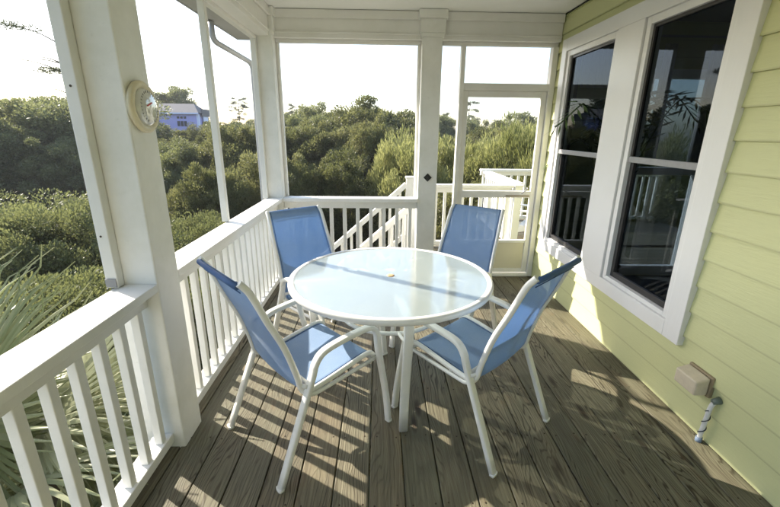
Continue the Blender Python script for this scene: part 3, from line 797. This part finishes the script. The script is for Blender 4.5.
# ------------------------------------------------------------------ foliage generators
def leaf_mesh(name, pos, nrm_bias, size, mat, rng, aspect=.45, dirs=None):
    n = len(pos)
    d = rng.normal(size=(n, 3)) if dirs is None else dirs + rng.normal(size=(n, 3)) * .35
    d /= np.linalg.norm(d, axis=1)[:, None]
    nn = rng.normal(size=(n, 3)) * .9 + nrm_bias
    nn -= d * (nn * d).sum(1)[:, None]; nn /= (np.linalg.norm(nn, axis=1)[:, None] + 1e-9)
    s = np.cross(d, nn)
    L = (size * rng.uniform(.6, 1.35, n))[:, None]
    v = np.empty((n, 4, 3))
    v[:, 0] = pos - d * L * .5; v[:, 2] = pos + d * L * .5
    v[:, 1] = pos + s * L * aspect * .5 + nn * L * .06; v[:, 3] = pos - s * L * aspect * .5 + nn * L * .06
    me = bpy.data.meshes.new(name)
    me.vertices.add(n * 4); me.vertices.foreach_set('co', v.reshape(-1).astype(np.float32))
    me.loops.add(n * 4); me.loops.foreach_set('vertex_index', np.arange(n * 4, dtype=np.int32))
    me.polygons.add(n); me.polygons.foreach_set('loop_start', np.arange(0, n * 4, 4, dtype=np.int32))
    me.polygons.foreach_set('loop_total', np.full(n, 4, dtype=np.int32))
    me.update(calc_edges=True); me.materials.append(mat); return me

def blobs(rng, n, rx, rz, zc, flat=1.0, lobes=5):
    """cluster centres spread through a lumpy crown"""
    lob = rng.normal(size=(lobes, 3)); lob /= np.linalg.norm(lob, axis=1)[:, None]; lob[:, 2] = np.abs(lob[:, 2]) * .8
    out_ = []
    while len(out_) < n:
        d = rng.normal(size=3); d /= np.linalg.norm(d)
        if d[2] < -.85: continue
        k = .62 + .48 * max(0, max((lob @ d)) ** 5) + rng.uniform(-.10, .10)
        r = k * rng.uniform(.25, 1.0) ** .5
        out_.append((d[0] * r * rx, d[1] * r * rx, zc + d[2] * r * rz * flat))
    return np.array(out_)

def crown(name, seed, rx, rz, zc, nb_, per, size, mat, br_=.16, aspect=.45, upright=0, lobes=5):
    rng = np.random.default_rng(seed)
    B = blobs(rng, nb_, rx, rz, zc, lobes=lobes)
    cen = np.array([0, 0, zc])
    pos = []; bias = []; dirs = []
    for b in B:
        rr = rx * br_ * rng.uniform(.55, 1.35)
        k = int(per * rng.uniform(.6, 1.3))
        p = rng.normal(size=(k, 3)); p /= np.linalg.norm(p, axis=1)[:, None]
        rad = rng.uniform(.15, 1, k)[:, None] ** .5
        q = p * rad * np.array([1, 1, .72 + upright * .7]) * rr
        pos.append(b + q)
        o = (b - cen) / (np.linalg.norm(b - cen) + 1e-6)
        bias.append(p * .7 + o * .7 + np.array([0, 0, .5]))
        dirs.append(p * .6 + o * .3 + np.array([0, 0, upright]))
    pos = np.concatenate(pos); bias = np.concatenate(bias); dirs = np.concatenate(dirs)
    return leaf_mesh(name, pos, bias, size, mat, rng, aspect, dirs), B

def limbs(B, zbase, r0, zc, mat, seed, nl=12, lean=0):
    rng = random.Random(seed); mb = MB()
    top = Vector((lean, 0, zc)); base = Vector((0, 0, zbase))
    midp = base.lerp(top, .5) + Vector((rng.uniform(-.2, .2), rng.uniform(-.2, .2), 0))
    tr = spline([base, midp, top], 6)
    mb.tube(tr, r0, seg=8, taper=[1.15 - .75 * i / (len(tr) - 1) for i in range(len(tr))])
    idx = list(range(len(B))); rng.shuffle(idx)
    for i in idx[:nl]:
        e = Vector(B[i]); k = rng.uniform(.4, .95); s = tr[int(k * (len(tr) - 1))]
        m_ = s.lerp(e, .5) + Vector((0, 0, rng.uniform(-.1, .25)))
        pts = spline([s, m_, e], 4)
        mb.tube(pts, r0 * .38, seg=5, taper=[1 - .8 * j / (len(pts) - 1) for j in range(len(pts))])
    bmesh.ops.recalc_face_normals(mb.bm, faces=mb.bm.faces)
    me = bpy.data.meshes.new('trunk'); mb.bm.to_mesh(me); mb.bm.free(); me.materials.append(mat); return me

# library of crowns: unit height from ground 0..~1 scaled per tree (all built about 7 m tall)
LIB = {}
def lib(key, mat, seeds, **kw):
    LIB[key] = []
    for s in seeds:
        me, B = crown('crown', s, mat=M[mat], **kw)
        LIB[key].append((me, limbs(B, 0, .13, kw['zc'], M['bark'], s, 14)))
lib('oak', 'oak', (11, 12, 13, 14), rx=2.7, rz=3.15, zc=3.7, nb_=180, per=420, size=.125, br_=.19, lobes=8)
lib('olive', 'olive', (21, 22, 23), rx=2.1, rz=3.2, zc=3.4, nb_=180, per=420, size=.10, br_=.19, upright=.3, lobes=8)
lib('myrtle', 'myrtle', (31, 32, 33), rx=2.0, rz=2.1, zc=2.6, nb_=250, per=420, size=.064, br_=.16, upright=.5, lobes=7)
lib('willow', 'willow', (41, 42, 43), rx=2.2, rz=2.5, zc=3.2, nb_=260, per=230, size=.16, aspect=.2, br_=.17, upright=1.0)

def pine_mesh(seed, H=11, tufts=26, dead=False, flat=True):
    rng = np.random.default_rng(seed); r = random.Random(seed); mb = MB()
    tr = spline([(0, 0, 0), (.25, 0, H * .4), (-.1, .1, H * .75), (.15, 0, H)], 6)
    mb.tube(tr, .14, seg=7, taper=[1.1 - .85 * i / (len(tr) - 1) for i in range(len(tr))])
    pos = []; bias = []; dirs = []
    for i in range(tufts):
        k = r.uniform(.62, 1.0) if not dead else r.uniform(.7, 1.0); s = tr[int(k * (len(tr) - 1))]; a = r.uniform(0, 2 * PI); L = r.uniform(.7, 2.6) * (1.25 - k * .55)
        e = s + Vector((math.cos(a) * L, math.sin(a) * L, r.uniform(-.05, .5)))
        m_ = s.lerp(e, .5) + Vector((0, 0, .14))
        mb.tube(spline([s, m_, e], 4), .035, seg=5, taper=[1 - .75 * j / 8 for j in range(9)])
        if dead and i % 3: continue
        for q in range(3):
            c = np.array(m_.lerp(e, .35 + q * .33)) + rng.normal(size=3) * .10
            n_ = 130; p = rng.normal(size=(n_, 3)); p /= np.linalg.norm(p, axis=1)[:, None]
            pos.append(c + p * rng.uniform(.1, 1, (n_, 1)) ** .5 * np.array([.48, .48, .17]) * r.uniform(.7, 1.15)); bias.append(p * .5 + [0, 0, .6]); dirs.append(p + [0, 0, .25])
    me = leaf_mesh('crown', np.concatenate(pos), np.concatenate(bias), .17, M['pine'], rng, .16, np.concatenate(dirs))
    bmesh.ops.recalc_face_normals(mb.bm, faces=mb.bm.faces)
    tm_ = bpy.data.meshes.new('trunk'); mb.bm.to_mesh(tm_); mb.bm.free(); tm_.materials.append(M['barkpine'])
    return me, tm_
LIB['pine'] = [pine_mesh(51), pine_mesh(52, tufts=20)]
LIB['deadpine'] = [pine_mesh(61, tufts=18, dead=True)]

fwdh = (math.sin(yaw), math.cos(yaw))
def tree(kind, var, az, dist, top, label, width=1.0, group=None, nm=None):
    """az: degrees right of the porch's long axis seen from the eye, dist in m, top: height of crown top above the deck"""
    H = {'oak': 6.25, 'olive': 6.1, 'myrtle': 4.6, 'willow': 5.6, 'pine': 11.2, 'deadpine': 11.2}[kind]
    x, y = dist * math.sin(math.radians(az)), dist * math.cos(math.radians(az))
    s = (top - GZ) / H
    name = {'oak': 'oak_tree', 'olive': 'scrub_tree', 'myrtle': 'wax_myrtle', 'willow': 'willow_shrub', 'pine': 'pine_tree', 'deadpine': 'pine_tree'}[kind]
    t = thing(name, label, 'tree', (x, y, GZ), rng_t.uniform(0, 2 * PI), group)
    t.scale = (s * width, s * width, s)
    cm, tm_ = LIB[kind][var % len(LIB[kind])]
    link('crown', cm, None, t); link('trunk', tm_, None, t)
    return t
rng_t = random.Random(17)
def pick(px, py=132.0):
    """azimuth (deg) and elevation slope of a sight line"""
    v = rt * ((px - 390) / 396.06) - up * ((py - 253.5) / 396.06) + f
    return math.degrees(math.atan2(v.x, v.y)), v.z / math.hypot(v.x, v.y)
def T(kind, var, px, py, dist, label, width=1.0, group=None):
    az, sl_ = pick(px, py); return tree(kind, var, az, dist, 1.55 + sl_ * dist, label, width, group)

# --- trees one can name
T('deadpine', 0, 62, 30, 19, 'sparse half bare pine rising above the trees left of the near post', 1.2)
T('pine', 0, 296, 104, 55, 'distant flat topped pine above the treeline in the back bay', .9)
T('pine', 1, 470, 100, 48, 'distant layered pine seen through the screen door', .8)
T('pine', 0, 238, 97, 60, 'tiny distant pine between the screen bar and corner post', .8)
T('pine', 1, 445, 112, 60, 'slim distant pine beside the middle post', .7)
T('olive', 0, 362, 95, 24, 'tall rounded tree making the highest crown in the back bay', 1.5)
T('oak', 3, 322, 106, 27, 'dark oak left of the tallest crown in the back bay', .7)
T('oak', 3, 170, 88, 58, 'dark oak crown behind the lilac house roof', .9)
# --- belts of trees
lab = {'oak': 'dark green oak in the dense tree belt round the porch', 'olive': 'olive green scrub tree in the belt beyond the railings',
       'myrtle': 'bushy wax myrtle with light green leaves below the porch', 'willow': 'yellow green feathery shrub beyond the screen door'}
grp = {'oak': 'oaks of the tree belt', 'olive': 'scrub trees of the tree belt', 'myrtle': 'wax myrtles below the porch', 'willow': 'yellow green shrubs beyond the door'}
def belt(kind, px0, px1, n, d0, d1, y0, y1, width=1.0):
    for i in range(n):
        px = px0 + (px1 - px0) * (i + rng_t.uniform(.15, .85)) / n
        T(kind, rng_t.randrange(9), px, rng_t.uniform(y0, y1), rng_t.uniform(d0, d1), lab[kind], width * rng_t.uniform(.85, 1.2), grp[kind])
# left, far dark wall of trees
belt('oak', -180, 110, 11, 29, 34, 92, 108, 1.25)
belt('oak', -180, 110, 9, 40, 50, 94, 104, 1.1)
belt('olive', -180, 112, 9, 25.5, 27, 150, 176, 1.2)
belt('oak', -180, 112, 7, 25, 29, 112, 150, 1.05)
# in front of the lilac house
belt('olive', 146, 214, 6, 30, 38, 122, 129, .8)
belt('olive', 146, 205, 4, 24, 29, 134, 142, 1.0)
belt('oak', 150, 195, 2, 19, 21, 142, 152, 1.0)
belt('olive', 178, 232, 2, 11, 13, 150, 162, .85)
belt('olive', 215, 270, 3, 17, 21, 114, 126, .9)
belt('oak', 205, 300, 5, 40, 52, 116, 124, .9)
belt('myrtle', 150, 262, 4, 8.0, 10.5, 205, 232, 1.0)
# back bay
belt('oak', 260, 440, 7, 34, 44, 111, 120, .9)
belt('olive', 268, 420, 5, 17, 21, 108, 122, .95)
belt('oak', 262, 400, 3, 21, 25, 114, 124, .95)
belt('olive', 262, 350, 3, 12, 14, 140, 158, .75)
# behind the door
belt('oak', 425, 640, 8, 34, 46, 110, 122, .9)
belt('olive', 430, 640, 6, 22, 28, 116, 130, .95)
belt('willow', 440, 640, 7, 13, 17, 112, 132, .9)
T('willow', 1, 404, 122, 13, 'yellow green feathery shrub showing beside the middle post', .75)
T('willow', 2, 548, 106, 13, 'tall yellow green shrub against the door frame', .7)
belt('olive', 430, 640, 5, 9.5, 11.5, 165, 185, 1.0)
# left mid ground : bushes in front of the clearing
belt('myrtle', -150, 105, 5, 9.5, 12, 184, 198, 1.3)
belt('myrtle', -200, 110, 6, 6.0, 7.5, 262, 310, 1.0)
belt('myrtle', 100, 260, 5, 5.5, 7.5, 262, 300, 1.0)
# undergrowth, left of the frame and behind the viewer for reflections and side views
for i in range(12):
    a = -75 - i * 9; tree('oak', i, a, rng_t.uniform(16, 26), rng_t.uniform(1.5, 3.2), lab['oak'], 1, grp['oak'])

rg = np.random.default_rng(77)
uc = []; 
nU = 1500
for i in range(nU):
    a = math.radians(rg.uniform(-80, 32)); dd = 5 + 42 * rg.uniform() ** .8
    x_, y_ = dd * math.sin(a), dd * math.cos(a)
    if ((x_ + 15) / 10) ** 2 + ((y_ - 22) / 3.4) ** 2 < 1: continue
    if x_ > -4.6 and y_ < 7.8 and x_ > -1.8: continue
    uc.append((x_, y_, GZ + rg.uniform(.1, 1.0), dd))
pos = []; bias = []
for (x_, y_, z_, dd) in uc:
    k = int(260 if dd < 20 else 130); p = rg.normal(size=(k, 3)); p /= np.linalg.norm(p, axis=1)[:, None]
    pos.append(np.array([x_, y_, z_]) + p * rg.uniform(.2, 1, (k, 1)) * np.array([1.1, 1.1, .6])); bias.append(p + [0, 0, .6])
um = leaf_mesh('undergrowth', np.concatenate(pos), np.concatenate(bias), .17, M['olive'], rg, .4)
tag(link('undergrowth', um, None), 'low tangled green undergrowth covering the ground between the trees', 'undergrowth', kind='stuff')

# ------------------------------------------------------------------ fan palm below the railing
def fan_mesh(seed, droop=.35, nbld=46, L=.85):
    rng = random.Random(seed); bm = bmesh.new()
    # petiole along +x from 0 to .7, fan hub there
    hub = Vector((.75, 0, .10))
    for i in range(nbld):
        a = math.radians(-118 + 236 * i / (nbld - 1)); l = L * (1 - .25 * (abs(a) / 2.1) ** 2) * rng.uniform(.88, 1.08)
        dirv = Vector((math.cos(a), math.sin(a), .10 + .12 * math.cos(a))); side = Vector((-math.sin(a), math.cos(a), 0)); w = .017
        prev = None; n = 7
        for k in range(n + 1):
            t = k / n; ww = w * (1 - t ** 1.6) * (.5 + 1.2 * min(t * 3, 1)) * .9
            p = hub + dirv * (l * t) + Vector((0, 0, -droop * l * t * t * (1 + .3 * rng.uniform(-1, 1) * (k == n)))) 
            A = bm.verts.new(p - side * ww + Vector((0, 0, -.006))); M_ = bm.verts.new(p + Vector((0, 0, .006 * (1 - t)))); B = bm.verts.new(p + side * ww + Vector((0, 0, -.006)))
            if prev:
                bm.faces.new((prev[0], prev[1], M_, A)); bm.faces.new((prev[1], prev[2], B, M_))
            prev = (A, M_, B)
    mb = MB(); mb.tube(spline([(0, 0, 0), (.35, 0, .09), hub], 5), .013, .009, seg=6)
    me0 = bpy.data.meshes.new('t'); mb.bm.to_mesh(me0); mb.bm.free(); bm.from_mesh(me0); bpy.data.meshes.remove(me0)
    me = bpy.data.meshes.new('frond'); bm.to_mesh(me); bm.free(); me.materials.append(M['palm']); return me
FM = [fan_mesh(1), fan_mesh(2, .55), fan_mesh(3, .22)]
def palm(x, y, zc, nf, label, sc=1.0, seed=0, rot=0):
    r = random.Random(seed); t = thing('fan_palm', label, 'palm', (x, y, GZ), rot)
    tk = spline([(0, 0, 0), (.1, .05, (zc - GZ) * .5), (0, 0, zc - GZ)], 8)
    MB().tube(tk, .13, seg=12, taper=[1 + .12 * math.sin(i * 2.1) for i in range(len(tk))]).build('trunk', M['bark'], t)
    for i in range(nf):
        fr = link('frond', FM[i % 3], None, t); el = math.radians(78 - 105 * (i / nf) + r.uniform(-8, 8)); az = i * 2.39996 + r.uniform(-.2, .2)
        fr.rotation_euler = (r.uniform(-.35, .35), -el, az); fr.location = (0, 0, zc - GZ)
        k = sc * r.uniform(.85, 1.15); fr.scale = (k, k, k)
    return t
palm(-2.35, 1.72, -.78, 30, 'large fan palm with grey green blades crowding the near railing', 1.0, 5)
palm(-2.9, .35, -1.0, 22, 'fan palm spreading behind the near railing at the left frame edge', 1.0, 8, 1)
palm(-3.4, 3.3, -1.7, 22, 'lower fan palm half hidden behind the long left railing', .95, 12, 2)

# houseplant inside the nearer window
hp = thing('houseplant', 'leafy potted palm standing indoors behind the nearer window', 'houseplant', (2.22, 3.70, -.02))
MB().lathe([(0, 0), (.13, 0), (.17, .30), (.185, .32), (.17, .33), (.155, .30), (0, .29)], 24).build('pot', M['beigedk'], hp)
for i in range(7):
    r = random.Random(i); a = i * .9 - 1.1; L = r.uniform(.55, .85); h0 = 1.2 + r.uniform(0, .5)
    pts = spline([(0, 0, .3), (math.cos(a) * .1, math.sin(a) * .1, h0 * .7), (math.cos(a) * L * .5, math.sin(a) * L * .5, h0 + .25), (math.cos(a) * L, math.sin(a) * L * .9, h0 + .05)], 8)
    mb = MB(); mb.tube(pts, .006, seg=5)
    for j in range(8, len(pts)):
        p = pts[j]; tq = (pts[j] - pts[j - 1]).normalized(); sd_ = tq.cross(Vector((0, 0, 1))).normalized()
        for s in (-1, 1):
            e = p + sd_ * s * .22 * math.sin(PI * (j - 7) / (len(pts) - 6)) + tq * .10 - Vector((0, 0, .04)); m_ = (p + e) / 2
            v = [mb.bm.verts.new(q) for q in (p, m_ + tq * .014, e, m_ - tq * .014)]; mb.bm.faces.new(v)
    mb.build('frond', M['house'], hp)

# ------------------------------------------------------------------ lilac house far off
az0, _ = pick(150, 120); D = 46.0
def gp(px, py, dist):
    v = rt * ((px - 390) / 396.06) - up * ((py - 253.5) / 396.06) + f; k = dist / v.y
    return Vector((0, 0, 1.55)) + v * k
pL, pR = gp(140, 110, D), gp(196, 110, D); zt = gp(178, 112, D).z; zr = gp(178, 103.5, D).z
lh = thing('lilac_house', 'lilac two storey house with grey roof rising above the trees', 'house', (pL.x, D, GZ))
wd = pR.x - pL.x; hw_ = zt - GZ; rh = zr - zt
box('wall', M['lilac'], lh, 0, wd, 0, 3, 0, hw_)
rm = MB(); e_ = .35
v = [rm.bm.verts.new(p) for p in ((-e_, -e_, hw_ - .05), (wd + e_, -e_, hw_ - .05), (wd + e_, 3 + e_, hw_ - .05), (-e_, 3 + e_, hw_ - .05), (.6, 1.5, hw_ + rh * 1.1), (wd - .8, 1.5, hw_ + rh * 1.1))]
for q in ((0, 1, 5, 4), (1, 2, 5), (2, 3, 4, 5), (3, 0, 4), (0, 3, 2, 1)): rm.bm.faces.new([v[i] for i in q])
rm.build('roof', M['roof'], lh)
box('eave_trim', M['lilactrim'], lh, -e_ + .02, wd + e_ - .02, -e_ - .04, -e_ + .01, hw_ - .20, hw_ - .055)
for i in range(3):
    xx = gp(178.5 + i * 3.4, 120, D).x - pL.x
    w1 = MB().box(xx - .14, xx + .14, -.05, .02, hw_ - 1.45, hw_ - .92).build('window', M['darkglass'], lh)
    w2 = MB().box(xx - .12, xx + .12, -.05, .02, hw_ - .66, hw_ - .44).build('window', M['darkglass'], lh)
xs_ = gp(158, 120, D).x - pL.x
MB().box(xs_ - .12, xs_ + .12, -.05, .02, hw_ - 1.2, hw_ - .8).build('window', M['darkglass'], lh)
box('corner_trim', M['lilactrim'], lh, wd - .02, wd + .22, -.06, .2, 0, hw_ - .2)
pW = gp(213, 110, D + 1.5).x - pL.x
box('wing_wall', M['lilactrim'], lh, wd + .23, pW - 1.1, 1.2, 2.6, 0, hw_ - .4)
box('wing_roof', M['roof'], lh, wd + .23, pW - .9, .7, 2.9, hw_ - .39, hw_ + rh * .45)
xg = gp(203, 118, D + 1.2).x - pL.x
box('window', M['darkglass'], lh, xg - .3, xg + .5, 1.14, 1.22, hw_ - 1.5, hw_ - .95)
MB().box(xg - 1.2, xg + 1.0, .2, .26, hw_ - 2.9, hw_ - 2.75).build('balcony_rail', M['lilactrim'], lh)

# ------------------------------------------------------------------ haze
hm, hn = newmat('thin_haze'); hn.nodes.clear()
pv = hn.nodes.new('ShaderNodeVolumePrincipled'); pv.inputs['Density'].default_value = .0010; pv.inputs['Color'].default_value = (.93, .95, .97, 1); pv.inputs['Anisotropy'].default_value = .1
ho = hn.nodes.new('ShaderNodeOutputMaterial'); hn.links.new(pv.outputs[0], ho.inputs['Volume'])
tag(MB().box(-90, 60, -40, 90, GZ - 1, 12).build('haze', hm), kind='stuff')

# ------------------------------------------------------------------ render
S.render.engine = 'CYCLES'
S.cycles.samples = 160; S.cycles.use_denoising = True
S.cycles.max_bounces = 10; S.cycles.diffuse_bounces = 4; S.cycles.transparent_max_bounces = 12
S.render.resolution_x = 1024; S.render.resolution_y = 666
